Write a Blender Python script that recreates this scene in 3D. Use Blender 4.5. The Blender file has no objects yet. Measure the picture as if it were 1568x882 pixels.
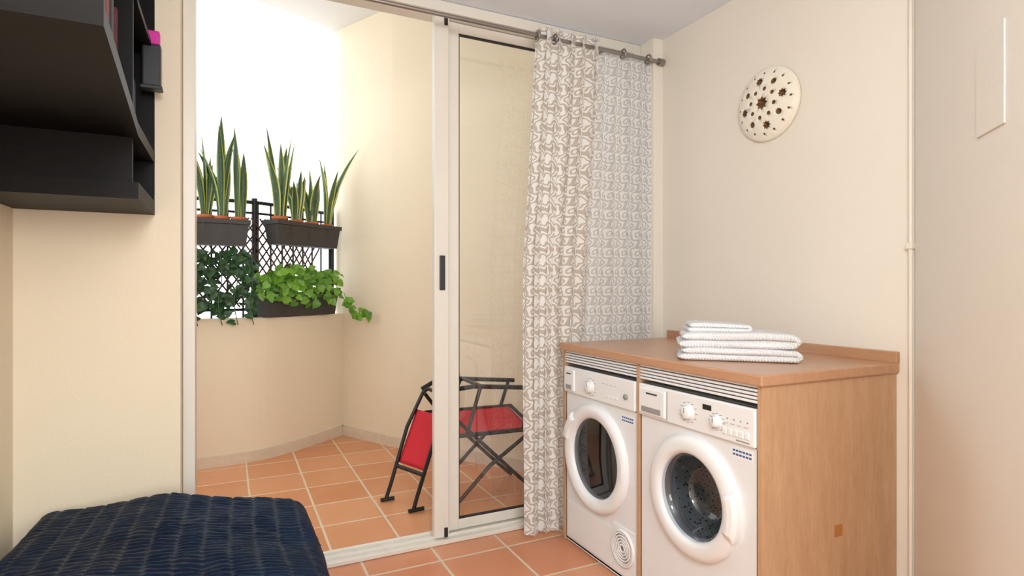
import bpy, bmesh, math, random
from mathutils import Vector, Matrix, noise
random.seed(7)
S=bpy.context.scene
S.view_settings.view_transform='Standard'
S.view_settings.look='None'
S.view_settings.exposure=0.0
COL=S.collection

# ------------------------------------------------------------ materials
def lin(h):
    h=h.lstrip('#'); o=[]
    for i in (0,2,4):
        c=int(h[i:i+2],16)/255
        o.append(c/12.92 if c<=0.04045 else ((c+0.055)/1.055)**2.4)
    return (*o,1)
class N:
    def __init__(s,name):
        s.m=bpy.data.materials.new(name); s.m.use_nodes=True
        s.t=s.m.node_tree; s.b=s.t.nodes['Principled BSDF']; s.o=s.t.nodes['Material Output']
    def n(s,typ,**k):
        x=s.t.nodes.new(typ)
        for a,b in k.items(): setattr(x,a,b)
        return x
    def l(s,a,b): s.t.links.new(a,b)
    def math(s,op,a,b=None,c=None):
        x=s.n('ShaderNodeMath',operation=op)
        for i,v in enumerate((a,b,c)):
            if v is None: continue
            if isinstance(v,(int,float)): x.inputs[i].default_value=v
            else: s.l(v,x.inputs[i])
        return x.outputs[0]
    def mix(s,f,a,b):
        x=s.n('ShaderNodeMix',data_type='RGBA')
        for i,v in ((0,f),(6,a),(7,b)):
            if isinstance(v,(int,float,tuple)): x.inputs[i].default_value=v
            else: s.l(v,x.inputs[i])
        return x.outputs[2]
    def coord(s,kind='Object'):
        return s.n('ShaderNodeTexCoord').outputs[kind]
    def noise(s,scale,detail=3,co=None,mapping=None):
        x=s.n('ShaderNodeTexNoise'); x.inputs['Scale'].default_value=scale; x.inputs['Detail'].default_value=detail
        c=co or s.coord()
        if mapping:
            m=s.n('ShaderNodeMapping'); m.inputs['Scale'].default_value=mapping; s.l(c,m.inputs[0]); c=m.outputs[0]
        s.l(c,x.inputs['Vector']); return x.outputs[0]
    def bump(s,h,strength=.2,dist=.01):
        x=s.n('ShaderNodeBump'); x.inputs['Strength'].default_value=strength; x.inputs['Distance'].default_value=dist
        s.l(h,x.inputs['Height']); s.l(x.outputs[0],s.b.inputs['Normal'])
def M(name,col,rough=.5,metal=0,var=.06,scale=8,bump=0,bscale=80,bdist=.003,spec=.5,mapping=None):
    k=N(name); c=lin(col)
    f=k.noise(scale,3,mapping=mapping)
    d=tuple(max(0,v*(1-var)) for v in c[:3])+(1,); e=tuple(min(1,v*(1+var)) for v in c[:3])+(1,)
    k.l(k.mix(f,d,e),k.b.inputs['Base Color'])
    k.b.inputs['Roughness'].default_value=rough; k.b.inputs['Metallic'].default_value=metal
    k.b.inputs['Specular IOR Level'].default_value=spec
    if bump: k.bump(k.noise(bscale,4),bump,bdist)
    return k.m
wall_m=M('plaster_cream','#efe9de',.8,var=.02,scale=2,bump=.25,bscale=90,spec=.2)
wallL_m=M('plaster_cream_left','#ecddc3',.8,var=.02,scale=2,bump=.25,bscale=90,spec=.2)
ext_m=M('stucco_exterior','#eddfc6',.9,var=.03,scale=3,bump=.35,bscale=110,spec=.1)
ceil_m=M('ceiling_paint','#edf3fc',.9,var=.01,bump=.1,bscale=60,spec=.1)
slab_m=M('slab_paint','#d9d6cf',.9,var=.02,spec=.1)
frame_m=M('aluminium_cream','#e1dbcf',.4,var=.02)
gasket_m=M('rubber_black','#1c1c1c',.6)
base_m=M('marble_skirting','#ddcdb8',.35,var=.12,scale=14)
white_m=M('enamel_white','#ecedee',.28,var=.01)
white2_m=M('plastic_white','#f0f1f1',.35,var=.01)
grey_m=M('plastic_grey','#9a9a98',.45)
seal_m=M('rubber_grey','#6c6d70',.6)
dgrey_m=M('dark_grey','#2a2b2d',.4)
steel_m=M('steel','#b9b9ba',.3,metal=.8,var=.05)
rod_m=M('rod_metal','#9c9793',.3,metal=.9)
blackmet_m=M('black_iron','#17181b',.45)
pipe_m=M('conduit_cream','#ebe4d8',.5)
clay_m=M('glazed_clay_cream','#f6f0e2',.45,var=.04,scale=20)
hole_m=M('vent_hole_shade','#9a7a56',.9)  # dark colour stands for the shade inside the shallow vent holes
planter_m=M('planter_charcoal','#3f3c3b',.6,var=.15,scale=20)
terra_m=M('terracotta_pot','#c06a3f',.7,var=.15)
soil_m=M('soil','#2c2018',.95,var=.4,scale=60,bump=.6)
trel_m=M('trellis_wood','#5a3b2c',.8,var=.2)
red_m=M('red_canvas','#cf2230',.75,var=.08,scale=30,bump=.2,bscale=300)
blue_m=M('blue_print','#3a5f9a',.6)
tape_m=M('tape_brown','#b5773a',.5)
pink_m=M('magenta_plastic','#d3289a',.4)
def wood(name,col,col2,rough,mp,bumpk=.05,spec=.5):
    k=N(name); 
    f=k.noise(6,6,mapping=mp); g=k.noise(30,4,mapping=mp)
    h=k.math('MULTIPLY_ADD',g,.5,k.math('MULTIPLY',f,.6))
    r=k.n('ShaderNodeValToRGB'); r.color_ramp.elements[0].position=.35; r.color_ramp.elements[1].position=.75
    r.color_ramp.elements[0].color=lin(col); r.color_ramp.elements[1].color=lin(col2)
    k.l(h,r.inputs[0]); k.l(r.outputs[0],k.b.inputs['Base Color']); k.b.inputs['Roughness'].default_value=rough
    k.b.inputs['Specular IOR Level'].default_value=spec
    k.bump(h,bumpk,.002); return k.m
top_m=wood('beech_top','#c79a77','#b98b6a',.28,(6,1,6))
side_m=wood('beech_side','#cda682','#bb926f',.4,(5,5,.7))
black_m=wood('blackbrown_wood','#0b0908','#171210',.5,(2,14,14),.15,.15)
def tiles(name,ox,oy,p,c1,c2,grout):
    k=N(name); co=k.coord('Object'); sp=k.n('ShaderNodeSeparateXYZ'); k.l(co,sp.inputs[0])
    nz=k.noise(5,3)
    def cell(o,off):
        a=k.math('DIVIDE',k.math('SUBTRACT',o,off),p)
        a=k.math('ADD',a,k.math('MULTIPLY',k.math('SUBTRACT',nz,.5),.012))
        fl=k.math('FLOOR',a); fr=k.math('SUBTRACT',a,fl)
        e=k.math('MINIMUM',fr,k.math('SUBTRACT',1,fr)); return fl,e
    fx,ex=cell(sp.outputs[0],ox); fy,ey=cell(sp.outputs[1],oy)
    e=k.math('MINIMUM',ex,ey)
    mr=k.n('ShaderNodeMapRange',interpolation_type='SMOOTHSTEP'); k.l(e,mr.inputs[0]); mr.inputs[1].default_value=.012; mr.inputs[2].default_value=.026
    cv=k.n('ShaderNodeCombineXYZ'); k.l(fx,cv.inputs[0]); k.l(fy,cv.inputs[1])
    wn=k.n('ShaderNodeTexWhiteNoise'); k.l(cv.outputs[0],wn.inputs[0])
    big=k.noise(3.5,5)
    f=k.math('ADD',k.math('MULTIPLY',wn.outputs[0],.45),k.math('MULTIPLY',big,.6))
    tc=k.mix(f,lin(c1),lin(c2))
    k.l(k.mix(mr.outputs[0],lin(grout),tc),k.b.inputs['Base Color'])
    rr=k.math('SUBTRACT',.75,k.math('MULTIPLY',mr.outputs[0],.42)); k.l(rr,k.b.inputs['Roughness'])
    k.bump(mr.outputs[0],.5,.003)
    return k.m
tile_in=tiles('terracotta_tiles_interior',.88,2.55,.335,'#c77a54','#dca07b','#d9c2a8')
tile_out=tiles('terracotta_tiles_terrace',.11,3.85,.33,'#cc8052','#e4a87c','#e3cfb4')
def glass(name,tint=(1,1,1,1),refl=1.0,rough=.01):
    k=N(name); k.t.nodes.remove(k.b)
    tr=k.n('ShaderNodeBsdfTransparent'); tr.inputs[0].default_value=tint
    gl=k.n('ShaderNodeBsdfGlossy'); gl.inputs['Roughness'].default_value=rough
    geo=k.n('ShaderNodeNewGeometry')
    ior=k.math('SUBTRACT',1.5,k.math('MULTIPLY',geo.outputs['Backfacing'],1.5-1/1.5))
    fr=k.n('ShaderNodeFresnel'); k.l(ior,fr.inputs[0])
    f=k.math('MULTIPLY',fr.outputs[0],refl)
    mx=k.n('ShaderNodeMixShader'); k.l(f,mx.inputs[0]); k.l(tr.outputs[0],mx.inputs[1]); k.l(gl.outputs[0],mx.inputs[2])
    k.l(mx.outputs[0],k.o.inputs[0]); return k.m
glass_m=glass('window_glass',(.98,.99,.99,1),3.0)
bowl_m=glass('porthole_glass',(.80,.85,.90,1),1.6)
smoke_m=glass('smoked_glass',(.36,.38,.42,1),1.6,.03)
k=N('drum_steel'); v=k.n('ShaderNodeTexVoronoi'); v.inputs['Scale'].default_value=60; k.l(k.coord(),v.inputs['Vector'])
m_=k.math('GREATER_THAN',v.outputs['Distance'],.25)
k.l(k.mix(m_,lin('#1c1c1c'),lin('#a4a8ac')),k.b.inputs['Base Color']); k.b.inputs['Metallic'].default_value=.4; k.b.inputs['Roughness'].default_value=.35
drum_m=k.m
ddrum_m=M('dryer_drum','#66696d',.5,var=.1)
def curtain_mat(name,dark,light,trans):
    k=N(name); uv=k.n('ShaderNodeUVMap').outputs[0]
    nz=k.n('ShaderNodeTexNoise'); nz.inputs['Scale'].default_value=22; nz.inputs['Detail'].default_value=1; k.l(uv,nz.inputs['Vector'])
    vm=k.n('ShaderNodeVectorMath',operation='MULTIPLY_ADD'); k.l(nz.outputs['Color'],vm.inputs[0]); vm.inputs[1].default_value=(.005,.005,0); k.l(uv,vm.inputs[2])
    sp=k.n('ShaderNodeSeparateXYZ'); k.l(vm.outputs[0],sp.inputs[0])
    a=k.math('MULTIPLY',sp.outputs[0],2*math.pi/.080); b=k.math('MULTIPLY',sp.outputs[1],2*math.pi/.104)
    ca,cb=k.math('COSINE',a),k.math('COSINE',b)
    s1=k.math('ADD',ca,cb)
    c2=k.math('MULTIPLY',k.math('COSINE',k.math('MULTIPLY',a,2)),k.math('COSINE',k.math('MULTIPLY',b,2)))
    c3=k.math('MULTIPLY',k.math('SINE',k.math('MULTIPLY',a,3)),k.math('SINE',k.math('MULTIPLY',b,2)))
    f=k.math('ADD',s1,k.math('ADD',k.math('MULTIPLY',c2,.4),k.math('MULTIPLY',c3,.22)))
    w=k.math('SINE',k.math('MULTIPLY',f,4.4))
    mr=k.n('ShaderNodeMapRange'); k.l(w,mr.inputs[0]); mr.inputs[1].default_value=.0; mr.inputs[2].default_value=.4
    col=k.mix(mr.outputs[0],lin(light),lin(dark))
    k.l(col,k.b.inputs['Base Color']); k.b.inputs['Roughness'].default_value=.85; k.b.inputs['Specular IOR Level'].default_value=.1
    k.bump(k.noise(400,2),.15,.001)
    tl=k.n('ShaderNodeBsdfTranslucent'); k.l(col,tl.inputs[0])
    mx=k.n('ShaderNodeMixShader'); mx.inputs[0].default_value=trans
    k.l(k.b.outputs[0],mx.inputs[1]); k.l(tl.outputs[0],mx.inputs[2]); k.l(mx.outputs[0],k.o.inputs[0]); return k.m
curt_m=curtain_mat('curtain_print','#cfc5ba','#fbfaf8',.35)
curt2_m=curtain_mat('curtain_print_backlit','#dadadb','#ffffff',.55)  # same print made paler: light from behind put into the colour
k=N('towel_waffle'); uv=k.coord('UV'); sp=k.n('ShaderNodeSeparateXYZ'); k.l(uv,sp.inputs[0])
h=k.math('MULTIPLY',k.math('SINE',k.math('MULTIPLY',sp.outputs[0],600)),k.math('SINE',k.math('MULTIPLY',sp.outputs[1],600)))
k.bump(h,.7,.003); k.b.inputs['Base Color'].default_value=(.90,.90,.92,1); k.b.inputs['Roughness'].default_value=.95; k.b.inputs['Specular IOR Level'].default_value=.1
towel_m=k.m
k=N('cover_navy'); f=k.noise(3,2); k.l(k.mix(f,lin('#06080e'),lin('#10233f')),k.b.inputs['Base Color'])
k.b.inputs['Roughness'].default_value=.42; k.b.inputs['Specular IOR Level'].default_value=.35; k.b.inputs['Specular Tint'].default_value=(.45,.68,1,1); k.bump(k.noise(160,4),.4,.003)
cover_m=k.m
def leafmat(name,c1,c2,edge=None,bands=False):
    k=N(name); uv=k.n('ShaderNodeUVMap').outputs[0]; sp=k.n('ShaderNodeSeparateXYZ'); k.l(uv,sp.inputs[0])
    if bands: f=k.noise(1,4,co=uv,mapping=(3,40,1))
    else: f=k.math('MULTIPLY_ADD',k.noise(14,3),.5,k.math('MULTIPLY',sp.outputs[1],.5))
    col=k.mix(f,lin(c1),lin(c2))
    if edge:
        d=k.math('ABSOLUTE',k.math('SUBTRACT',sp.outputs[0],.5)); g=k.math('GREATER_THAN',d,.36)
        col=k.mix(g,col,lin(edge))
    k.l(col,k.b.inputs['Base Color']); k.b.inputs['Roughness'].default_value=.4; return k.m
snake_m=leafmat('snake_plant_leaf','#1b3521','#5c7c48','#c3c56a',True)
snake2_m=leafmat('snake_plant_leaf_dark','#15301f','#456b42','#a3ad58',True)
pothos_m=leafmat('pothos_leaf','#245f14','#8cc23a')
ivy_m=leafmat('ivy_leaf','#102818','#41693c')

# ------------------------------------------------------------ geometry helpers
def obj(name,me,mats,parent=None,smooth=False):
    o=bpy.data.objects.new(name,me); COL.objects.link(o)
    for m in (mats if isinstance(mats,(list,tuple)) else [mats]): me.materials.append(m)
    if smooth:
        for p in me.polygons: p.use_smooth=True
    if parent: o.parent=parent
    return o
def empty(name):
    e=bpy.data.objects.new(name,None); COL.objects.link(e); return e
def mesh(name,vs,fs,mats,parent=None,smooth=False,uv=None):
    me=bpy.data.meshes.new(name); me.from_pydata(vs,[],fs); 
    if uv:
        L=me.uv_layers.new(name='UVMap')
        for lp in me.loops: L.data[lp.index].uv=uv[lp.vertex_index]
    me.validate(); me.update()
    return obj(name,me,mats,parent,smooth)
def box(name,x0,x1,y0,y1,z0,z1,mat,parent=None,bev=0,seg=2):
    bm=bmesh.new(); bmesh.ops.create_cube(bm,size=1)
    for v in bm.verts: v.co=Vector(((x0+x1)/2+v.co.x*(x1-x0),(y0+y1)/2+v.co.y*(y1-y0),(z0+z1)/2+v.co.z*(z1-z0)))
    if bev: bmesh.ops.bevel(bm,geom=bm.edges[:],offset=bev,segments=seg,profile=.5,affect='EDGES')
    me=bpy.data.meshes.new(name); bm.to_mesh(me); bm.free()
    return obj(name,me,mat,parent)
def prism(name,pts,z0,z1,mat,parent=None):
    n=len(pts); a=sum(pts[i][0]*pts[(i+1)%n][1]-pts[(i+1)%n][0]*pts[i][1] for i in range(n))
    if a<0: pts=pts[::-1]
    vs=[(x,y,z0) for x,y in pts]+[(x,y,z1) for x,y in pts]
    fs=[tuple(range(n-1,-1,-1)),tuple(range(n,2*n))]+[(i,(i+1)%n,n+(i+1)%n,n+i) for i in range(n)]
    return mesh(name,vs,fs,mat,parent)
def tube(name,pts,r,mat,parent=None,cyc=False,smooth_path=False):
    cu=bpy.data.curves.new(name,'CURVE'); cu.dimensions='3D'; cu.bevel_depth=r; cu.bevel_resolution=4; cu.use_fill_caps=True
    sp=cu.splines.new('NURBS' if smooth_path else 'POLY'); sp.points.add(len(pts)-1)
    for p,q in zip(sp.points,pts): p.co=(*q,1)
    sp.use_cyclic_u=cyc
    if smooth_path: sp.order_u=3; sp.use_endpoint_u=True; sp.resolution_u=8
    o=bpy.data.objects.new(name,cu); COL.objects.link(o)
    dg=bpy.context.evaluated_depsgraph_get(); me=bpy.data.meshes.new_from_object(o.evaluated_get(dg))
    bpy.data.objects.remove(o); me.name=name; me.materials.clear()
    return obj(name,me,mat,parent,True)
def lathe_x(name,c,prof,mat,parent=None,seg=72,smooth=True,closed=False):
    cx,cy,cz=c; vs=[];fs=[]
    for r,dx in prof:
        for i in range(seg):
            a=2*math.pi*i/seg; vs.append((cx+dx,cy+r*math.cos(a),cz+r*math.sin(a)))
    for j in range(len(prof)-1):
        for i in range(seg):
            fs.append((j*seg+i,j*seg+(i+1)%seg,(j+1)*seg+(i+1)%seg,(j+1)*seg+i))
    if closed:
        fs.append(tuple(range(seg))); fs.append(tuple(range((len(prof)-1)*seg,len(prof)*seg)))
    o=mesh(name,vs,fs,mat,parent,smooth)
    bm=bmesh.new(); bm.from_mesh(o.data); bmesh.ops.remove_doubles(bm,verts=bm.verts,dist=1e-6); bmesh.ops.recalc_face_normals(bm,faces=bm.faces); bm.to_mesh(o.data); bm.free()
    return o
def catmull(P,n=8):
    out=[]
    Q=[P[0]]+P+[P[-1]]
    for i in range(1,len(Q)-2):
        p0,p1,p2,p3=[Vector(q) for q in Q[i-1:i+3]]
        for j in range(n):
            t=j/n; out.append(.5*((2*p1)+(p2-p0)*t+(2*p0-5*p1+4*p2-p3)*t*t+(3*p1-p0-3*p2+p3)*t**3))
    out.append(Vector(P[-1])); return out
def offset(path,d):
    out=[]
    for i,p in enumerate(path):
        a=path[max(0,i-1)]; b=path[min(len(path)-1,i+1)]; t=(b-a).normalized()
        out.append(p+Vector((-t.y,t.x))*d)
    return out

# ------------------------------------------------------------ room shell
XV=2.217; H=2.67; YW=2.59; YD=2.85
D1=(XV,1.242); D2=(1.117,.142)
prism('floor',[(-.8,2.76),(-.8,-2.3),(D2[0]+.1,-2.3),(D2[0]+.1,.1),(2.3,1.2),(2.3,2.76)],-.12,0,tile_in)
prism('floor_terrace',[(-1.8,2.76),(2.6,2.76),(2.6,3.0),(1.2,5.4),(-1.8,5.0)],-.12,0,tile_out)
prism('ceiling',[(-.85,YD),(-.85,-2.4),(D2[0]+.15,-2.4),(D2[0]+.15,.0),(2.45,1.15),(2.45,YD)],H,H+.12,ceil_m)
box('wall_left',-.85,-.68,-2.3,YD,0,H,wallL_m)
box('wall_back',-.85,D2[0]+.15,-2.4,-2.2,0,H,wall_m)
box('wall_side',D2[0],D2[0]+.15,-2.2,.10,0,H,wall_m)
prism('wall_diagonal',[D1,D2,(D2[0]+.15,D2[1]-.0),(XV+.15,1.242)],0,H,wall_m)
box('wall_right',XV,XV+.23,1.2,YD,0,H,wall_m)
box('wall_window_left',-.85,-.17,YW,YD,0,H,wallL_m)
box('wall_window_right',2.15,XV,YW,YD,0,H,wall_m)
prism('wall_facade_upper',[(-1.8,YD-.02),(2.6,YD-.02),(2.6,YD-.2),(-1.8,YD-.2)],H+.12,3.5,ext_m)
box('wall_facade_left',-1.8,-.85,YD-.2,YD,0,H+.12,ext_m)
# terrace
base=[(-1.55,2.86),(-1.5,3.7),(-1.25,4.35),(-.75,4.58),(-.2,4.58),(.19,4.63),(.45,4.775),(.66,4.94),(.88,5.13)]
inner=catmull(base,6); outer=offset(inner,.2)
prism('wall_parapet',[tuple(p) for p in inner]+[tuple(p) for p in outer[::-1]],0,1.04,ext_m)
bo=offset(inner,-.018)
prism('baseboard_parapet',[tuple(p) for p in inner]+[tuple(p) for p in bo[::-1]],0,.078,base_m)
hw=[(.84,5.26),(.88,5.13),(1.17,4.57),(1.67,3.78),(2.3,2.83)]
hv=[Vector(p) for p in hw]; ho=offset(hv,.22)
prism('wall_terrace',hw+[tuple(p) for p in ho[::-1]],0,3.5,ext_m)
hb=[Vector(p) for p in hw[1:]]; hbo=offset(hb,-.018)
prism('baseboard_terrace',[tuple(p) for p in hb]+[tuple(p) for p in hbo[::-1]],0,.078,base_m)
prism('ceiling_terrace',[(-1.7,4.2),(-1.2,4.5),(-.6,4.7),(-.2,4.8),(.168,4.93),(.5,5.06),(.845,5.25),(1.1,5.6),(2.7,5.6),(2.7,2.66),(-1.7,2.66)],3.5,3.72,slab_m)

# ------------------------------------------------------------ sliding door
door=empty('door_1')
def fb(n,*a,**k): return box(n,*a,frame_m,door,bev=.003,**k)
fb('jamb_left',-.169,-.125,2.70,2.84,0,H-.002)
fb('jamb_right',2.10,2.149,2.70,2.84,0,H-.002)
fb('head',-.125,2.10,2.70,2.84,2.615,H-.002)
fb('sill_track',-.125,2.10,2.70,2.84,0.001,.022)
fb('track_rib_a',-.125,2.10,2.735,2.741,.02,.036)
fb('track_rib_b',-.125,2.10,2.795,2.801,.02,.036)
def leaf(n,x0,x1,y,w=.07):
    z0,z1=.028,2.612
    fb(n+'_stile_a',x0,x0+w,y,y+.036,z0,z1); fb(n+'_stile_b',x1-w,x1,y,y+.036,z0,z1)
    fb(n+'_rail_bottom',x0+w,x1-w,y+.002,y+.034,z0,z0+.05); fb(n+'_rail_top',x0+w,x1-w,y+.002,y+.034,z1-.05,z1)
    g=.006
    for s,a in (('l',(x0+w,x0+w+g,z0+.05,z1-.05)),('r',(x1-w-g,x1-w,z0+.05,z1-.05)),('b',(x0+w,x1-w,z0+.05,z0+.05+g)),('t',(x0+w,x1-w,z1-.05-g,z1-.05))):
        box(n+'_gasket_'+s,a[0],a[1],y+.008,y+.028,a[2],a[3],gasket_m,door)
    mesh(n+'_glass',[(x0+w,y+.018,z0+.05),(x1-w,y+.018,z0+.05),(x1-w,y+.018,z1-.05),(x0+w,y+.018,z1-.05)],[(0,1,2,3)],glass_m,door)
leaf('sliding_leaf',.985,2.095,2.780)
fb('front_leaf_stile',.905,.978,2.722,2.76,.028,2.612)
fb('front_leaf_cover',.978,.992,2.75,2.79,.028,2.612)
box('handle',.93,.958,2.712,2.722,1.25,1.42,dgrey_m,door,bev=.003)
box('latch',.955,.972,2.715,2.722,.03,.075,gasket_m,door)
box('latch_top',.955,.972,2.715,2.722,2.56,2.60,gasket_m,door)

# ------------------------------------------------------------ curtains + rod
RZ=2.535; RY=2.575
rod=empty('curtain_rod')
tube('bar',[(-.12,RY,RZ),(2.18,RY,RZ)],.010,rod_m,rod)
tube('finial',[(2.173,RY,RZ),(2.207,RY,RZ)],.02,rod_m,rod)
for x in (2.13,1.80):
    tube('bracket',[(x,RY,RZ-.004),(x,2.66,RZ-.004),(x,2.70,RZ-.004)],.006,rod_m,rod)
def curtain(name,x0f,x1f,nf,amp,mat,yc,zt,zb,seed,grom):
    par=empty(name); NU,NV=260,70; vs=[];uv=[];fs=[]
    W=(x1f(0)-x0f(0))*1.9
    for j in range(NV+1):
        t=j/NV; z=zt+(zb-zt)*t
        for i in range(NU+1):
            u=i/NU; ph=.5*noise.noise(Vector((u*3+seed,t*1.6,seed)))
            x=x0f(t)+(x1f(t)-x0f(t))*u+.012*math.sin(4*math.pi*nf*u+1)
            A=amp*(.75+.5*noise.noise(Vector((u*5,t*2.2,seed+3))))
            y=yc+A*math.sin(2*math.pi*nf*u+ph*2.5*t)+.006*math.sin(15*u+9*t+seed)
            vs.append((x,y,z)); uv.append((u*W,z))
    for j in range(NV):
        for i in range(NU):
            a=j*(NU+1)+i; fs.append((a,a+1,a+NU+2,a+NU+1))
    mesh('cloth',vs,fs,mat,par,True,uv)
    for gx in grom:
        bm=bmesh.new()
        n1,n2=24,8
        V=[[bm.verts.new((gx+.005*math.cos(b),RY+(.024+.005*math.sin(b))*math.cos(a),RZ+(.024+.005*math.sin(b))*math.sin(a))) for b in [2*math.pi*q/n2 for q in range(n2)]] for a in [2*math.pi*p/n1 for p in range(n1)]]
        for p in range(n1):
            for q in range(n2): bm.faces.new((V[p][q],V[(p+1)%n1][q],V[(p+1)%n1][(q+1)%n2],V[p][(q+1)%n2]))
        me=bpy.data.meshes.new('grommet'); bm.to_mesh(me); bm.free(); obj('grommet',me,rod_m,par,True)
curtain('curtain',lambda t:1.40-.075*min(1,t*2.2),lambda t:1.76-.09*t-.06*math.sin(math.pi*t)*t,5,.030,curt_m,RY+.002,2.585,.02,1.3,(1.40,1.50))
curtain('curtain',lambda t:1.76-.12*t,lambda t:2.135,4.5,.022,curt2_m,RY+.03,2.555,.03,6.1,(1.93,2.1))

# ------------------------------------------------------------ counter
CF,CY0,CY1,CT=1.5,1.29,2.53,.985
ct=empty('laundry_counter')
box('worktop',CF,XV-.001,CY0,CY1,.948,CT,top_m,ct,bev=.006,seg=3)
box('backsplash',XV-.022,XV-.001,CY0,CY1,CT-.002,1.026,top_m,ct,bev=.003)
box('side_panel_right',CF+.015,XV-.002,CY0+.012,CY0+.03,0.001,.949,side_m,ct,bev=.001)
box('side_panel_left',CF+.015,XV-.002,CY1-.03,CY1-.012,0.001,.949,side_m,ct,bev=.001)
YM=1.922
box('divider',CF+.015,XV-.002,YM-.009,YM+.009,0.001,.949,side_m,ct,bev=.001)
box('tape',1.865,1.905,CY0+.0105,CY0+.0125,.405,.445,tape_m,ct)
for (a,b) in ((CY0+.031,YM-.01),(YM+.01,CY1-.031)):
    box('vent_back',CF+.036,CF+.04,a,b,.885,.948,dgrey_m,ct)
    for q in range(5):
        z=.889+q*.0125
        box('vent_slat',CF+.018,CF+.034,a,b,z,z+.0085,white_m,ct,bev=.002)

# ------------------------------------------------------------ machines
def plate_hole(name,x,y0,y1,z0,z1,cy,cz,r,mat,par):
    angs=[2*math.pi*i/72 for i in range(72)]+[math.atan2(zz-cz,yy-cy)%(2*math.pi) for yy in (y0,y1) for zz in (z0,z1)]
    angs=sorted(set(angs)); vs=[];fs=[]
    for a in angs:
        c,s=math.cos(a),math.sin(a); t=1e9
        if abs(c)>1e-9: t=min(t,((y1 if c>0 else y0)-cy)/c)
        if abs(s)>1e-9: t=min(t,((z1 if s>0 else z0)-cz)/s)
        vs+=[(x,cy+r*c,cz+r*s),(x,cy+t*c,cz+t*s)]
    n=len(angs)
    for i in range(n):
        j=(i+1)%n; fs.append((2*i,2*j,2*j+1,2*i+1))
    return mesh(name,vs,fs,mat,par)
def handle(p,XF,yc,zc,R,a0,a1,prot,mat):
    vs=[];fs=[];n=14
    for i in range(n+1):
        a=math.radians(a0+(a1-a0)*i/n); e=min(1,min(i,n-i)/2.0); e=.55+.45*math.sqrt(e)
        for (r,dx) in ((R-.040,-.026),(R-.036,-prot*.95*e),(R-.022,-prot*e),(R-.004,-prot*.93*e),(R+.006*e,-.030),(R+.004*e,0)):
            vs.append((XF+dx,yc+r*math.cos(a),zc+r*math.sin(a)))
    for i in range(n):
        for j in range(5): fs.append((i*6+j,i*6+j+1,i*6+j+7,i*6+j+6))
    fs.append(tuple(range(6))); fs.append(tuple(range(n*6,n*6+6)))
    mesh('door_handle',vs,fs,mat,p)
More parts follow.
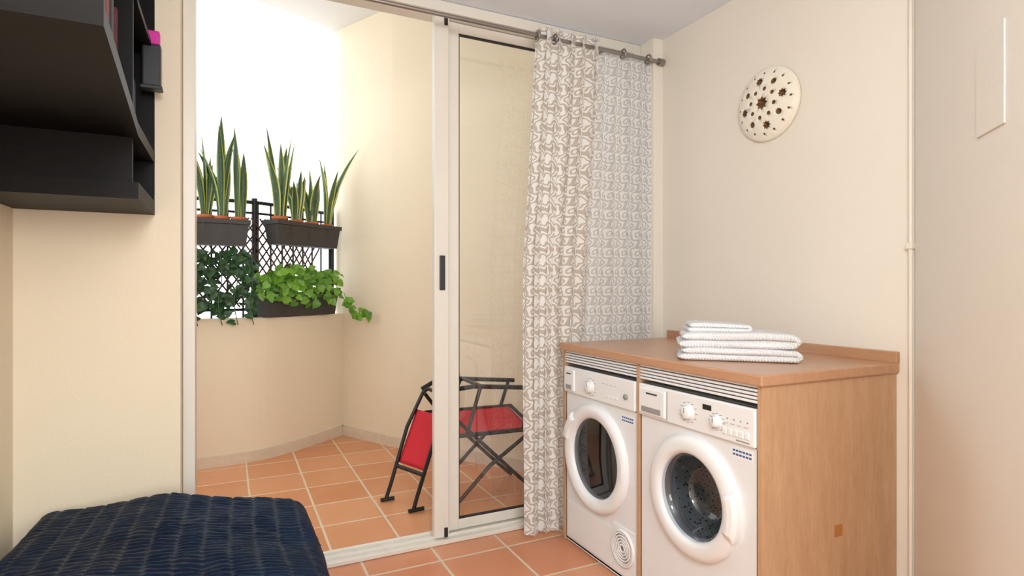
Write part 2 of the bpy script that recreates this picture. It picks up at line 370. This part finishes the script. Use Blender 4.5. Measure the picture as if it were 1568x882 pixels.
def machine(name,y0,y1,XF,kind):
    p=empty(name); Z1=.872; XB=XF+.56
    yc=1.61 if kind=='w' else 2.235; zc=.50 if kind=='w' else .475
    HR=.17 if kind=='w' else .18
    PZ=.742
    plate_hole('front_panel',XF,y0,y1,.012,PZ,yc,zc,HR,white_m,p)
    box('top',XF,XB,y0,y1,Z1-.02,Z1,white_m,p); box('side_a',XF,XB,y0,y0+.004,.012,Z1,white_m,p); box('side_b',XF,XB,y1-.004,y1,.012,Z1,white_m,p)
    box('rear',XB-.004,XB,y0,y1,.012,Z1,white_m,p); box('bottom',XF,XB,y0,y1,.006,.02,white_m,p)
    for fy in (y0+.06,y1-.06): box('foot',XF+.03,XF+.07,fy-.02,fy+.02,0.0,.012,gasket_m,p)
    box('fascia',XF-.014,XF+.02,y0+.001,y1-.001,PZ+.003,Z1,white2_m,p,bev=.006,seg=3)
    xs=XF-.0145
    dw=.165 if kind=='w' else .10
    box('drawer',XF-.022,XF,y1-dw,y1-.012,PZ+.014,Z1-.012,white2_m,p,bev=.005)
    box('drawer_grip',XF-.024,XF-.02,y1-dw+.02,y1-.03,PZ+.022,PZ+.044,grey_m,p,bev=.002)
    box('drawer_mark',XF-.0227,XF-.0215,y1-dw*.75,y1-dw*.35,Z1-.035,Z1-.029,dgrey_m,p)
    def dial(y,z,r):
        lathe_x('dial_base',(XF-.014,y,z),[(r*1.25,0),(r*1.25,-.004),(r,-.005),(r*.95,-.018),(r*.8,-.021),(0.0001,-.021)],white2_m,p,40)
        box('dial_pointer',XF-.0362,XF-.034,y-.002,y+.002,z-.0,z+r*.8,grey_m,p)
        for q in range(12):
            a=2*math.pi*q/12; yy=y+math.cos(a)*r*1.75; zz=z+math.sin(a)*r*1.6
            box('dial_mark',xs-.0005,xs+.001,yy-.006,yy+.006,zz-.001,zz+.001,grey_m,p)
    if kind=='w':
        dial(1.622,.806,.023); dial(1.484,.800,.018)
        box('display',xs-.001,xs+.002,1.51,1.55,.832,.85,gasket_m,p)
        for q in range(5): box('button',XF-.018,XF-.013,1.345+q*.024,1.362+q*.024,.768,.79,white2_m,p,bev=.002)
        for q in range(4):
            box('legend',xs-.0005,xs+.001,1.35+q*.028,1.368+q*.028,.805,.8065,grey_m,p)
            box('indicator',xs-.0005,xs+.001,1.35+q*.028,1.356+q*.028,.82,.824,grey_m,p)
        box('model_mark',xs-.0005,xs+.001,1.345,1.40,.755,.759,grey_m,p)
        box('drawer_line',XF-.0155,XF-.013,1.735,1.738,PZ+.01,Z1-.01,grey_m,p)
    else:
        dial(2.262,.800,.025)
        lathe_x('knob',(XF-.014,1.99,.80),[(.012,0),(.012,-.008),(.0001,-.009)],grey_m,p,24)
        for q in range(4): box('legend',xs-.0005,xs+.001,2.06+q*.03,2.078+q*.03,.83,.8315,grey_m,p)
        for q in range(3): box('button',XF-.017,XF-.013,2.05+q*.03,2.07+q*.03,.775,.785,white2_m,p,bev=.002)
    R=.223 if kind=='w' else .245
    if kind=='w':
        lathe_x('door_ring',(XF,yc,zc),[(R,.0),(R,-.012),(R-.006,-.022),(R-.02,-.029),(R-.05,-.031),(R-.062,-.026),(R-.068,-.015),(R-.069,.01)],white2_m,p)
        lathe_x('door_seal',(XF,yc,zc),[(.155,-.004),(.152,.01),(.157,.03),(.17,.05),(.172,.07)],seal_m,p)
        lathe_x('porthole',(XF,yc,zc),[(.154,-.016),(.147,-.012),(.134,.01),(.114,.07),(.104,.088),(.09,.097),(.06,.104),(.03,.107),(.0001,.108)],bowl_m,p)
        lathe_x('drum',(XF,yc,zc),[(.168,.06),(.235,.075),(.24,.10),(.24,.40),(.20,.43),(.0001,.44)],drum_m,p)
        for q in range(3):
            a=.6+q*2.1; yy=yc+.2*math.cos(a); zz=zc+.2*math.sin(a)
            tube('drum_paddle',[(XF+.11,yy,zz),(XF+.38,yy,zz)],.028,steel_m,p)
        handle(p,XF,yc,zc,R,157,203,.047,white2_m)
    else:
        lathe_x('door_ring',(XF,yc,zc),[(R,.0),(R,-.016),(R-.008,-.026),(R-.025,-.030),(R-.052,-.024),(R-.063,-.014),(R-.064,.02)],white2_m,p)
        lathe_x('porthole',(XF,yc,zc),[(.183,-.004),(.15,-.006),(.10,-.008),(.05,-.0095),(.0001,-.010)],smoke_m,p)
        lathe_x('drum',(XF,yc,zc),[(.184,.0),(.2,.05),(.22,.3),(.0001,.32)],ddrum_m,p)
        handle(p,XF,yc,zc,R,10,48,.042,white2_m)
        box('hinge',XF-.03,XF,yc-R+.012,yc-R+.03,zc-.04,zc+.04,white2_m,p,bev=.003)
        box('service_flap',XF-.005,XF,y0+.17,y1-.02,.03,.205,white2_m,p,bev=.002)
        box('flap_right',XF-.005,XF,y0+.01,y0+.165,.03,.235,white2_m,p,bev=.002)
        c=(XF-.005,y0+.09,.145)
        lathe_x('exhaust_rim',c,[(.078,0),(.078,-.008),(.07,-.01),(.068,-.002)],white2_m,p,48)
        lathe_x('exhaust_dark',c,[(.069,-.002),(.0001,-.002)],seal_m,p,48)
        for q in range(5): lathe_x('exhaust_ring',c,[(.012+.012*q,-.003),(.012+.012*q,-.008),(.020+.012*q,-.008),(.020+.012*q,-.003)],white2_m,p,40)
    ly,lz=(1.388,.712) if kind=='w' else (2.0,.70)
    box('label',XF-.001,XF+.001,ly-.045,ly+.045,lz-.02,lz+.02,white2_m,p)
    for q in range(2):
        for w in range(6):
            box('label_text',XF-.0018,XF,ly-.04+w*.0135,ly-.04+w*.0135+.010,lz-.010+q*.013,lz-.004+q*.013,blue_m,p)
machine('washing_machine',CY0+.034,YM-.012,CF+.022,'w')
machine('tumble_dryer',YM+.012,CY1-.034,CF+.022,'d')

# ------------------------------------------------------------ towels: folded sheets, closed soft cross-section
def towel(par,cx,cy,ang,L,W,z,th,layers,seed):
    cen=[];nz=layers;gap=th*.97
    for k_ in range(nz):
        zz=z+th*.5+k_*gap
        sx=-L/2+th; ex=L/2-th
        xs=[sx+(ex-sx)*i/30 for i in range(31)]
        if k_%2: xs=xs[::-1]
        if k_==nz-1: xs=xs[:-1]
        cen+=[(x,zz) for x in xs]
        if k_<nz-1:
            s=1 if k_%2==0 else -1
            for q in range(1,10):
                a=math.pi*q/10; cen.append((s*(L/2-th)+s*th*.62*math.sin(a),zz+gap*.5*(1-math.cos(a))))
    n=36; hw_=th*.5
    m=len(cen); vs=[];uv=[];fs=[];acc=0
    tang=[]
    for i in range(m):
        a=cen[max(0,i-1)]; b=cen[min(m-1,i+1)]; d=math.hypot(b[0]-a[0],b[1]-a[1]) or 1; tang.append(((b[0]-a[0])/d,(b[1]-a[1])/d))
    def add(x,y,zz,u,v):
        w_=noise.noise(Vector((x*5,y*5,seed)))
        sag=-.006*max(0,abs(x)/(L/2)-.5)*2*(zz-z)/.05
        x+= .006*noise.noise(Vector((y*9,zz*40,seed+5)))
        y+= .005*noise.noise(Vector((x*9,zz*50,seed+8)))
        zz+= (.006*w_+sag)*min(1,(zz-z)/.03)
        vs.append((cx+x*math.cos(ang)-y*math.sin(ang),cy+x*math.sin(ang)+y*math.cos(ang),max(zz,z+.0005))); uv.append((u,v))
    for i,(x,zz) in enumerate(cen):
        if i: acc+=math.hypot(x-cen[i-1][0],zz-cen[i-1][1])
        tx,tz=tang[i]; nx,nz_=-tz,tx
        endf=math.sqrt(max(.02,1-(1-min(1,min(i,m-1-i)/2.5))**2))
        ww=W*(1+.03*noise.noise(Vector((x*5,zz*60,seed))))
        loop=[]
        for side in (1,-1):
            rng=range(n+1) if side==1 else range(n,-1,-1)
            for j in rng:
                v=(j/n-.5)*2
                v=math.copysign(1-(1-abs(v))**1.6,v)
                edge_=max(0,(abs(v)*ww/2-(ww/2-hw_*1.2))/(hw_*1.2)); rr=math.sqrt(max(0,1-min(1,edge_)**2))
                hh=hw_*endf*rr
                loop.append((x+nx*hh*side,v*ww/2,zz+nz_*hh*side,acc,v*ww/2))
        for q in loop: add(*q)
    K=2*(n+1)
    for i in range(m-1):
        for j in range(K):
            a=i*K+j; b=i*K+(j+1)%K; fs.append((a,b,b+K,a+K))
    for i in (0,m-1):
        for j in range(n):
            fs.append((i*K+j,i*K+j+1,i*K+K-2-j,i*K+K-1-j))
    o=mesh('folded_cloth',vs,fs,towel_m,par,True,uv)
    bm=bmesh.new(); bm.from_mesh(o.data); bmesh.ops.recalc_face_normals(bm,faces=bm.faces); bm.to_mesh(o.data); bm.free()
    return o
tw=empty('towel_stack')
A=math.radians(-42)
towel(tw,1.785,1.68,A,.46,.29,CT+.001,.025,2,1)
towel(tw,1.780,1.685,A+.03,.46,.28,CT+.048,.030,2,5)
towel(tw,1.755,1.745,A+.10,.26,.19,CT+.103,.018,2,9)

# ------------------------------------------------------------ ceramic vent
vc=(XV,1.867,2.098)
v0=lathe_x('cut_base',vc,[(.168,-.0005),(.168,-.012),(.160,-.02),(.13,-.034),(.09,-.043),(.05,-.047),(.0001,-.048)],clay_m,None,72,True)
bm=bmesh.new(); bm.from_mesh(v0.data)
bmesh.ops.holes_fill(bm,edges=[e for e in bm.edges if e.is_boundary]); bmesh.ops.recalc_face_normals(bm,faces=bm.faces); bm.to_mesh(v0.data); bm.free()
cut=bmesh.new()
def cutp(y,z,r,star=False,n=16):
    pts=[]
    for i in range(n):
        a=2*math.pi*i/n; rr=r*(1 if (not star or i%2==0) else .68); pts.append((y+rr*math.cos(a),z+rr*math.sin(a)))
    a_=[cut.verts.new((XV-.08,vc[1]+q[0],vc[2]+q[1])) for q in pts]; b_=[cut.verts.new((XV-.006,vc[1]+q[0],vc[2]+q[1])) for q in pts]
    cut.faces.new(a_); cut.faces.new(b_[::-1])
    for i in range(n): cut.faces.new((a_[i],b_[i],b_[(i+1)%n],a_[(i+1)%n]))
cutp(0,0,.032,True)
for i in range(8):
    a=2*math.pi*i/8+.2; cutp(.064*math.cos(a),.064*math.sin(a),.009)
for i in range(8):
    a=2*math.pi*i/8+.6; 
    if i%2: cutp(.104*math.cos(a),.104*math.sin(a),.020,True)
    else: cutp(.102*math.cos(a),.102*math.sin(a),.013)
for i in range(16):
    a=2*math.pi*i/16; cutp(.138*math.cos(a),.138*math.sin(a),.005,n=10)
bmesh.ops.recalc_face_normals(cut,faces=cut.faces)
cm=bpy.data.meshes.new('cm'); cut.to_mesh(cm); cut.free(); co=obj('cm',cm,hole_m)
v0.data.materials.append(hole_m)
md=v0.modifiers.new('b','BOOLEAN'); md.object=co; md.operation='DIFFERENCE'; md.solver='EXACT'; md.material_mode='TRANSFER'
dg=bpy.context.evaluated_depsgraph_get(); me=bpy.data.meshes.new_from_object(v0.evaluated_get(dg))
bpy.data.objects.remove(v0); bpy.data.objects.remove(co)
vent=obj('ceramic_wall_vent',me,[]); 

# ------------------------------------------------------------ conduit + electrical cover
pc=empty('trim_conduit')
tube('pipe',[(2.204,1.247,0),(2.204,1.247,H)],.007,pipe_m,pc)
box('clip',2.192,2.216,1.236,1.260,1.40,1.422,pipe_m,pc,bev=.003)
bmx=box('electrical_cover',-.08,.08,-.002,.002,-.13,.13,wall_m,bev=.0008)
t=.43; bmx.location=(XV-t-.0016,1.242-t+.0016,1.80); bmx.rotation_euler=(0,0,math.radians(45))

# ------------------------------------------------------------ shelf
sh=empty('wall_shelf')
X0,X1=-.678,-.255
def xf(y): return -.255+(2.14-y)*.058 if y<2.14 else -.255
def sb(n,x0,ya,yb,z0,z1,inset=0):
    return prism(n,[(x0,ya),(xf(ya)-inset,ya),(xf(2.14)-inset,2.14),(xf(yb)-inset,yb),(x0,yb)] if ya<2.14<yb else [(x0,ya),(xf(ya)-inset,ya),(xf(yb)-inset,yb),(x0,yb)],z0,z1,black_m,sh)
yn,yf=2.14,2.585
sb('bottom_board',X0,yn,yf,1.538,1.59)
sb('lower_end',X0,yn+.03,yn+.05,1.59,1.735,.02)
sb('lower_far',X0,yf-.02,yf,1.59,2.6)
sb('mid_board',X0,1.27,yf,1.735,1.775)
sb('upper_end',X0,1.27,1.295,1.775,2.6)
box('upper_back_panel',X0,X0+.012,1.3,yf-.02,1.775,2.58,black_m,sh)
sb('upper_shelf',X0,1.3,yf-.02,2.14,2.16)
sb('top_board',X0,1.27,yf,2.58,2.6)
sb('divider',X0,1.93,1.95,1.775,2.58)
cols=['#4a4642','#7a2a26','#2b3550','#6d675e','#2a2a2a','#4d1822']
bms=[M('book_'+str(i),c,.6) for i,c in enumerate(cols)]
bk=empty('books')
def row(ya,yb,z):
    y=ya
    while y<yb:
        w=random.uniform(.02,.04); hh=random.uniform(.2,.3); x=xf(y)-.03-random.uniform(0,.03)
        box('book',x-.17,x,y,y+w-.002,z,z+hh,random.choice(bms),bk,bev=.002); y+=w
row(1.98,2.42,1.776); row(1.32,1.88,1.776); row(1.98,2.3,2.161)
rd=empty('desk_gadget')
box('body',X1-.03,X1+.03,2.47,2.51,1.995,2.15,dgrey_m,rd,bev=.006)
box('cap',X1-.018,X1+.026,2.472,2.508,2.15,2.20,pink_m,rd,bev=.005)
box('lip',X1-.035,X1+.035,2.465,2.515,1.985,1.998,dgrey_m,rd,bev=.003)

# ------------------------------------------------------------ day bed with ruched cover
FL,FR,NR,NL=Vector((-.53,2.50)),Vector((.19,2.265)),Vector((.195,1.0)),Vector((-.60,1.0))
TOP=.49; r=.075; maxd=.47
def edge(a):
    if a<=0: return 0,0
    if a<math.pi*r/2: return r*math.sin(a/r), r*(1-math.cos(a/r))
    return r, r+(a-math.pi*r/2)
wS=.80; wT=1.35; fall=maxd+.1
NS,NT=260,480; vs=[];fs=[]
for j in range(NT+1):
    tj=-fall+(wT+fall)*j/NT
    for i in range(NS+1):
        si=-fall+(wS+2*fall)*i/NS
        s_in=min(max(si,0),wS); t_in=max(tj,0)
        oL,dL=edge(-si); oR,dR=edge(si-wS); oF,dF=edge(-tj)
        u=(s_in)/wS; v=t_in/wT
        base_=(FL*(1-u)+FR*u)*(1-v)+(NL*(1-u)+NR*u)*v
        dirS=(FR-FL).normalized()*(1-v)+(NR-NL).normalized()*v; dirT=((NL-FL)*(1-u)+(NR-FR)*u).normalized()
        p=base_+dirS*(oR-oL)-dirT*oF
        drop=min(dL+dR+dF,maxd)
        z=TOP-drop+.02*math.sin(math.pi*min(1,max(0,u)))-.012*(abs(u-.5)*2)**4
        sw=si+.006*math.sin(tj*7)+.010*noise.noise(Vector((si*2,tj*3,1)))
        f=1-.75*math.exp(-((abs((sw/.075)%1-.5)-.5)*.075/.006)**2)
        col_=math.floor(sw/.075)
        wob=tj+.018*noise.noise(Vector((si*11+col_*.6,tj*9,2)))+.006*noise.noise(Vector((si*25,tj*20,7)))
        amp_=.55+.9*abs(noise.noise(Vector((si*8+col_*2.1,tj*12,5))))
        rr=math.sin(2*math.pi*wob/.023+1.3*math.sin(col_*2.4))
        h=.003*f+.0042*f*rr*amp_+.016*noise.noise(Vector((si*4,tj*4,9)))+.0025*noise.noise(Vector((si*26,tj*30,0)))
        if drop<r: z+=h
        else: p+=dirS*(h if si>wS/2 else -h)-dirT*(h if tj<0 else 0)
        vs.append((max(p.x,-.672),min(p.y,2.582),max(z,.012)))
for j in range(NT):
    for i in range(NS):
        a=j*(NS+1)+i; fs.append((a,a+1,a+NS+2,a+NS+1))
bed=empty('daybed')
mesh('ruched_cover',vs,fs,cover_m,bed,True)
box('mattress',-.55,.16,.98,2.2,.10,.43,dgrey_m,bed,bev=.03)
for (a,b) in ((-.5,1.05),(.1,1.05),(-.5,2.1),(.1,2.1)): box('leg',a-.02,a+.02,b-.02,b+.02,0,.1,blackmet_m,bed)

# ------------------------------------------------------------ railing, trellis, planters
rl=offset(inner,.12)
L0=[p for p in rl if p.x>-1.2 and p.x<.87 and p.y>4.3]
def at(path,s):
    acc=0
    for i in range(len(path)-1):
        d=(path[i+1]-path[i]).length
        if acc+d>=s or i==len(path)-2:
            t=(s-acc)/d; return path[i].lerp(path[i+1],t),(path[i+1]-path[i]).normalized()
        acc+=d
tot=sum((L0[i+1]-L0[i]).length for i in range(len(L0)-1))
ra=empty('balcony_railing')
for z,rr in ((1.90,.014),(1.82,.009),(1.10,.010)):
    tube('rail',[(p.x,p.y,z) for p in L0],rr,blackmet_m,ra)
s=.02
while s<tot:
    p,_=at(L0,s); tube('baluster',[(p.x,p.y,1.04),(p.x,p.y,1.90)],.007,blackmet_m,ra); s+=.105
def s_at_x(x):
    s_=0
    while s_<tot:
        p,_=at(L0,s_)
        if p.x>=x: return s_
        s_+=.01
    return tot
for x in (-.75,.17,.82):
    p,_=at(L0,s_at_x(x)); tube('post',[(p.x,p.y,1.04),(p.x,p.y,1.93)],.02,blackmet_m,ra)
R2=offset(inner,.10); R2=[p for p in R2 if p.x>-1.0 and p.x<.85 and p.y>4.3]
tt=sum((R2[i+1]-R2[i]).length for i in range(len(R2)-1))
s=0
while s<tt-.5:
    for sgn in (1,-1):
        pts=[]
        for q in range(9):
            f=q/8; p,_=at(R2,s+.48*f)
            z=1.12+.66*(f if sgn>0 else 1-f); pts.append((p.x,p.y+(.006*sgn),z))
        tube('trellis_slat',pts,.006,trel_m,ra)
    s+=.062
def planter(name,c,d,L,zb,zt,w=.17):
    par=empty(name); nrm=Vector((d.y,-d.x))
    def P(u,v,z): q=c+d*u+nrm*v; return (q.x,q.y,z)
    prof=[(L/2-.03,w/2-.025,zb),(L/2-.012,w/2-.01,zt-.035),(L/2,w/2,zt-.03),(L/2,w/2,zt),(L/2-.014,w/2-.014,zt),(L/2-.016,w/2-.016,zt-.03)]
    vs=[];fs=[]
    for a,b,z in prof: vs+=[P(-a,-b,z),P(a,-b,z),P(a,b,z),P(-a,b,z)]
    for k_ in range(len(prof)-1):
        for i in range(4): fs.append((k_*4+i,k_*4+(i+1)%4,k_*4+4+(i+1)%4,k_*4+4+i))
    fs.append((3,2,1,0))
    mesh('trough',vs,fs,planter_m,par)
    k_=len(prof)-1; mesh('soil',vs[k_*4:k_*4+4],[(0,1,2,3)],soil_m,par)
    for i in range(3):
        u=(i-1)*L*.28
        q=[P(u-.004,w/2-.004,zb+.02),P(u+.004,w/2-.004,zb+.02),P(u+.004,w/2+.003,zt-.03),P(u-.004,w/2+.003,zt-.03)]
        mesh('rib',q,[(0,1,2,3)],planter_m,par)
    return par
def blade(vs,fs,uv,base,h,w,lean,az,tw):
    n=12; b0=len(vs)
    ld=Vector((math.cos(lean[1]),math.sin(lean[1]),0))
    for i in range(n+1):
        t=i/n; wd=w*(.45+1.0*t if t<.45 else .9)*(1 if t<.55 else max(0.02,1-((t-.55)/.45)**1.7))*.9
        c=Vector(base)+ld*(lean[0]*t*t*h)+Vector((0,0,h*t*(1-.15*lean[0]*t)))
        a=az+tw*t; sd=Vector((math.cos(a),math.sin(a),0)); nn=Vector((-math.sin(a),math.cos(a),0))
        for k_,(f,q) in enumerate(((-1,.25),(-.5,.05),(0,0),(.5,.05),(1,.25))):
            vs.append(tuple(c+sd*wd*f*.5+nn*wd*q)); uv.append(((f+1)/2,t*h))
    for i in range(n):
        for k_ in range(4):
            a=b0+i*5+k_; fs.append((a,a+1,a+6,a+5))
def lathe_pot(par,c,r):
    seg=32; prof=[(r*.75,-.06),(r*.95,-.005),(r*1.08,-.004),(r*1.08,.02),(r*.98,.02),(r*.95,.005),(.0001,.003)]
    vs=[];fs=[]
    for rr,z in prof:
        for i in range(seg):
            a=2*math.pi*i/seg; vs.append((c[0]+rr*math.cos(a),c[1]+rr*math.sin(a),c[2]+z))
    for j in range(len(prof)-1):
        for i in range(seg): fs.append((j*seg+i,j*seg+(i+1)%seg,(j+1)*seg+(i+1)%seg,(j+1)*seg+i))
    return mesh('pot',vs,fs,terra_m,par,True)
def snake(par,c,d,spots,mat):
    vs=[];fs=[];uv=[]
    for (u,z,hs,pr) in spots:
        q=c+d*u
        lathe_pot(par,(q.x,q.y,z),pr)
        for hh in hs:
            a=random.uniform(0,6.28); rr=random.uniform(.005,pr*.6)
            ln=random.uniform(.0,.36)
            blade(vs,fs,uv,(q.x+rr*math.cos(a),q.y+rr*math.sin(a),z-.01),hh,random.uniform(.055,.078),(ln,a+random.uniform(-.6,.6)),random.uniform(-.7,.5)-.4,random.uniform(-.8,.8))
    mesh('snake_plant_leaves',vs,fs,mat,par,True,uv)
def heart(vs,fs,uv,c,s,n,up):
    n=n.normalized(); t=up-n*up.dot(n)
    if t.length<1e-3: t=Vector((1,0,0))-n*n.x
    t.normalize(); b=n.cross(t)
    sh_=[(0,0),(.28,-.16),(.5,.05),(.52,.35),(.33,.7),(0,1.1),(-.33,.7),(-.52,.35),(-.5,.05),(-.28,-.16)]
    b0=len(vs); r1=random.random()
    vs.append(tuple(c+t*s*.45-n*s*.10)); uv.append((.5,r1))
    for x,y in sh_:
        vs.append(tuple(c+b*x*s+t*(y)*s-n*s*.12*(y>.9))); uv.append((.5,r1))
    m=len(sh_)
    for i in range(m): fs.append((b0,b0+1+i,b0+1+(i+1)%m))
def foliage(par,pts,size,mat,vines=()):
    vs=[];fs=[];uv=[]
    for p in pts:
        n=Vector((random.uniform(-.6,.6)+.0,-1+random.uniform(-.5,.5),random.uniform(-.1,1.1)))
        up=Vector((random.uniform(-1,1),random.uniform(-.5,.5),random.uniform(-1.2,.3)))
        heart(vs,fs,uv,Vector(p),random.uniform(size*.7,size*1.3),n,up)
    mesh('leaves',vs,fs,mat,par,False,uv)
    for v in vines: tube('vine',v,.003,mat,par,smooth_path=True)
IN=[p for p in offset(inner,-.03) if p.y>4.3 and p.x>-1.2]
def seg_on(path,x0,x1):
    def px(x):
        for i in range(len(path)-1):
            if path[i].x<=x<=path[i+1].x:
                t=(x-path[i].x)/(path[i+1].x-path[i].x); return path[i].lerp(path[i+1],t)
        return path[-1]
    a,b=px(x0),px(x1); return (a+b)/2,(b-a).normalized(),(b-a).length
c,d,L=seg_on(IN,.27,.79)
pl=planter('snake_plant_planter',c,d,L,1.585,1.765)
snake(pl,c,d,[(-L*.36,1.775,[.70,.64,.58,.62,.52,.47,.66,.6],.055),(-L*.12,1.765,[.38,.33,.35,.36,.28,.42,.3,.45],.05),(L*.12,1.765,[.38,.36,.30,.42,.34,.3,.46],.05),(L*.36,1.76,[.70,.62,.48,.5,.36,.45,.58],.05)],snake_m)
c2,d2,L2=seg_on(IN,-.46,.135)
pl=planter('snake_plant_planter',c2,d2,L2,1.56,1.74)
snake(pl,c2,d2,[(-L2*.30,1.75,[.6,.5,.45],.055),(L2*.02,1.75,[.62,.58,.5,.46,.52,.40,.6],.05),(L2*.19,1.745,[.74,.62,.55,.45,.5,.4,.66],.05),(L2*.38,1.745,[.68,.55,.40,.5,.6],.05)],snake2_m)
c3,d3,L3=seg_on(offset(inner,.0)[20:],.20,.78)
pl=planter('pothos_planter',c3,d3,L3,1.045,1.23,.17)
pts=[]
nrm=Vector((d3.y,-d3.x))
for i in range(330):
    u=random.uniform(-L3*.56,L3*.48); v=random.uniform(-.09,.15); q=c3+d3*u+nrm*v
    lo=-.07 if v>.09 else -.02
    pts.append((q.x,q.y,1.21+random.uniform(lo,.23)*(1-abs(u)/L3*.6)))
v1=[]
e=c3+d3*(L3*.40)+nrm*.12
for i in range(12):
    f=i/11; v1.append((e.x+.01+.20*f,e.y-.18*f-.02,1.24-.16*math.sin(f*2.0)-.04*f))
for q in v1[1:]:
    for _ in range(2): pts.append((q[0]+random.uniform(-.03,.02),q[1]-.02,q[2]+random.uniform(-.03,.05)))
v2=[(e.x+.05,e.y-.05,1.22),(e.x+.08,e.y-.08,1.14),(e.x+.11,e.y-.11,1.05),(e.x+.17,e.y-.17,1.02)]
pts+=[v2[1],v2[2],v2[3]]
foliage(pl,pts,.048,pothos_m,[v1,v2])
c4,d4,L4=seg_on(offset(inner,-.03),-.50,.17)
pts=[];vin=[]
for i in range(320):
    u=random.uniform(-L4*.5,L4*.5); q=c4+d4*u+Vector((d4.y,-d4.x))*random.uniform(.0,.07)
    zb=.98 if random.random()<.2 else 1.08
    pts.append((q.x,q.y,random.uniform(zb,1.53)))
for u in (-.2,-.05,.1,.2,.3):
    q=c4+d4*u+Vector((d4.y,-d4.x))*.06; vin.append([(q.x,q.y,1.52),(q.x+.03,q.y,1.35),(q.x-.02,q.y-.02,1.15),(q.x+.02,q.y-.03,1.0)])
foliage(empty('ivy_plant'),pts,.05,ivy_m,vin)

# ------------------------------------------------------------ folding chair on terrace
ch=empty('folding_garden_chair')
T=lambda n,p,r=.0115: tube(n,p,r,blackmet_m,ch)
ny,fy=3.17,3.44
T('leg_front_near',[(.93,ny,.012),(.95,ny,.08),(1.06,ny+.01,.40),(1.14,ny+.01,.63)])
T('leg_front_far',[(.83,3.40,.012),(.86,3.40,.10),(.97,fy,.42),(1.07,fy,.62),(1.10,fy,.64)])
T('foot_near',[(.90,ny-.01,.014),(.99,ny+.0,.014)]); T('foot_far',[(.80,3.40,.014),(.88,3.40,.014)])
T('cross_a',[(1.14,ny+.01,.63),(1.10,fy,.64)]); T('cross_b',[(.99,ny,.20),(.90,3.41,.20)])
FY=fy+.06
for yy,n_,dz in ((ny,'near',-.07),(FY,'far',.01)):
    T('leg_rear_'+n_,[(1.10,yy,.60),(1.16,yy,.52),(1.60,yy,.10),(1.70,yy,.012)])
    T('arm_'+n_,[(1.08,yy,.63),(1.16,yy,.67),(1.30,yy,.68),(1.72,yy,.64)],.014)
    T('seat_rail_'+n_,[(1.10,yy,.47+dz),(1.70,yy,.46+dz)],.014)
    T('strut_'+n_,[(1.25,yy,.46+dz),(1.34,yy,.68)])
    T('strut_b_'+n_,[(1.62,yy,.46+dz),(1.68,yy,.64)])
    T('leg_cross_'+n_,[(1.70,yy,.46+dz),(1.40,yy,.20),(1.2,yy,.012)])
T('seat_cross_a',[(1.10,ny,.40),(1.10,FY,.48)]); T('seat_cross_b',[(1.70,ny,.39),(1.70,FY,.47)]); T('arm_cross',[(1.16,ny,.67),(1.16,FY,.67)]); T('arm_cross_b',[(1.34,ny,.68),(1.34,FY,.68)])
def fabric(n,a,b,c_,d_,sag):
    a,b,c_,d_=map(Vector,(a,b,c_,d_)); vs=[];fs=[];K=12
    nn=(b-a).cross(d_-a).normalized()
    for j in range(K+1):
        for i in range(K+1):
            u,v=i/K,j/K; p=(a*(1-u)+b*u)*(1-v)+(d_*(1-u)+c_*u)*v
            p=p-nn*sag*math.sin(math.pi*v)*(.4+.6*math.sin(math.pi*u)); vs.append(tuple(p))
    for j in range(K):
        for i in range(K):
            q=j*(K+1)+i; fs.append((q,q+1,q+K+2,q+K+1))
    o=mesh(n,vs,fs,red_m,ch,True); m=o.modifiers.new('s','SOLIDIFY'); m.thickness=.006
fabric('seat_canvas',(1.12,ny,.405),(1.68,ny,.395),(1.68,FY,.475),(1.12,FY,.485),.02)
fabric('leg_canvas',(1.00,ny,.22),(1.10,ny+.005,.52),(1.03,fy,.52),(.91,3.41,.22),.015)

# ------------------------------------------------------------ unseen frame added around the fill light behind the camera
fill_fr=empty('fill_light_frame')
for a in ((-.55,-.49,.9,2.3),(.99,1.05,.9,2.3),(-.49,.99,.9,.96),(-.49,.99,2.24,2.3),(.22,.28,.96,2.24)):
    box('frame_part',a[0],a[1],-2.2,-2.16,a[2],a[3],frame_m,fill_fr)

# ------------------------------------------------------------ lights, world, camera
w=bpy.data.worlds.new('world'); S.world=w; w.use_nodes=True
bg=w.node_tree.nodes['Background']; bg.inputs[0].default_value=(.92,.96,1,1); bg.inputs[1].default_value=2.45
def area(name,loc,rot,sx,sy,pw,col):
    l=bpy.data.lights.new(name,'AREA'); l.shape='RECTANGLE'; l.size=sx; l.size_y=sy; l.energy=pw; l.color=col
    o=bpy.data.objects.new(name,l); o.location=loc; o.rotation_euler=rot; COL.objects.link(o)
l=bpy.data.lights.new('room_fill_light','POINT'); l.energy=72; l.shadow_soft_size=.22; l.color=(.92,.96,1)  # added point light, fills the room and lifts the ceiling
o=bpy.data.objects.new('room_fill_light',l); o.location=(.1,-.25,2.15); COL.objects.link(o)
area('rear_fill_light',(.25,-2.15,1.6),(math.radians(90),0,0),1.4,1.25,50,(.82,.91,1))  # added cool fill from behind the camera; the back wall is closed
cam=bpy.data.cameras.new('camera'); cam.sensor_width=36; cam.lens=36*888/1568; cam.clip_start=.02
co=bpy.data.objects.new('camera',cam); co.location=(0,0,1.26); co.rotation_euler=(math.radians(90),0,math.radians(-26)); COL.objects.link(co)
S.camera=co
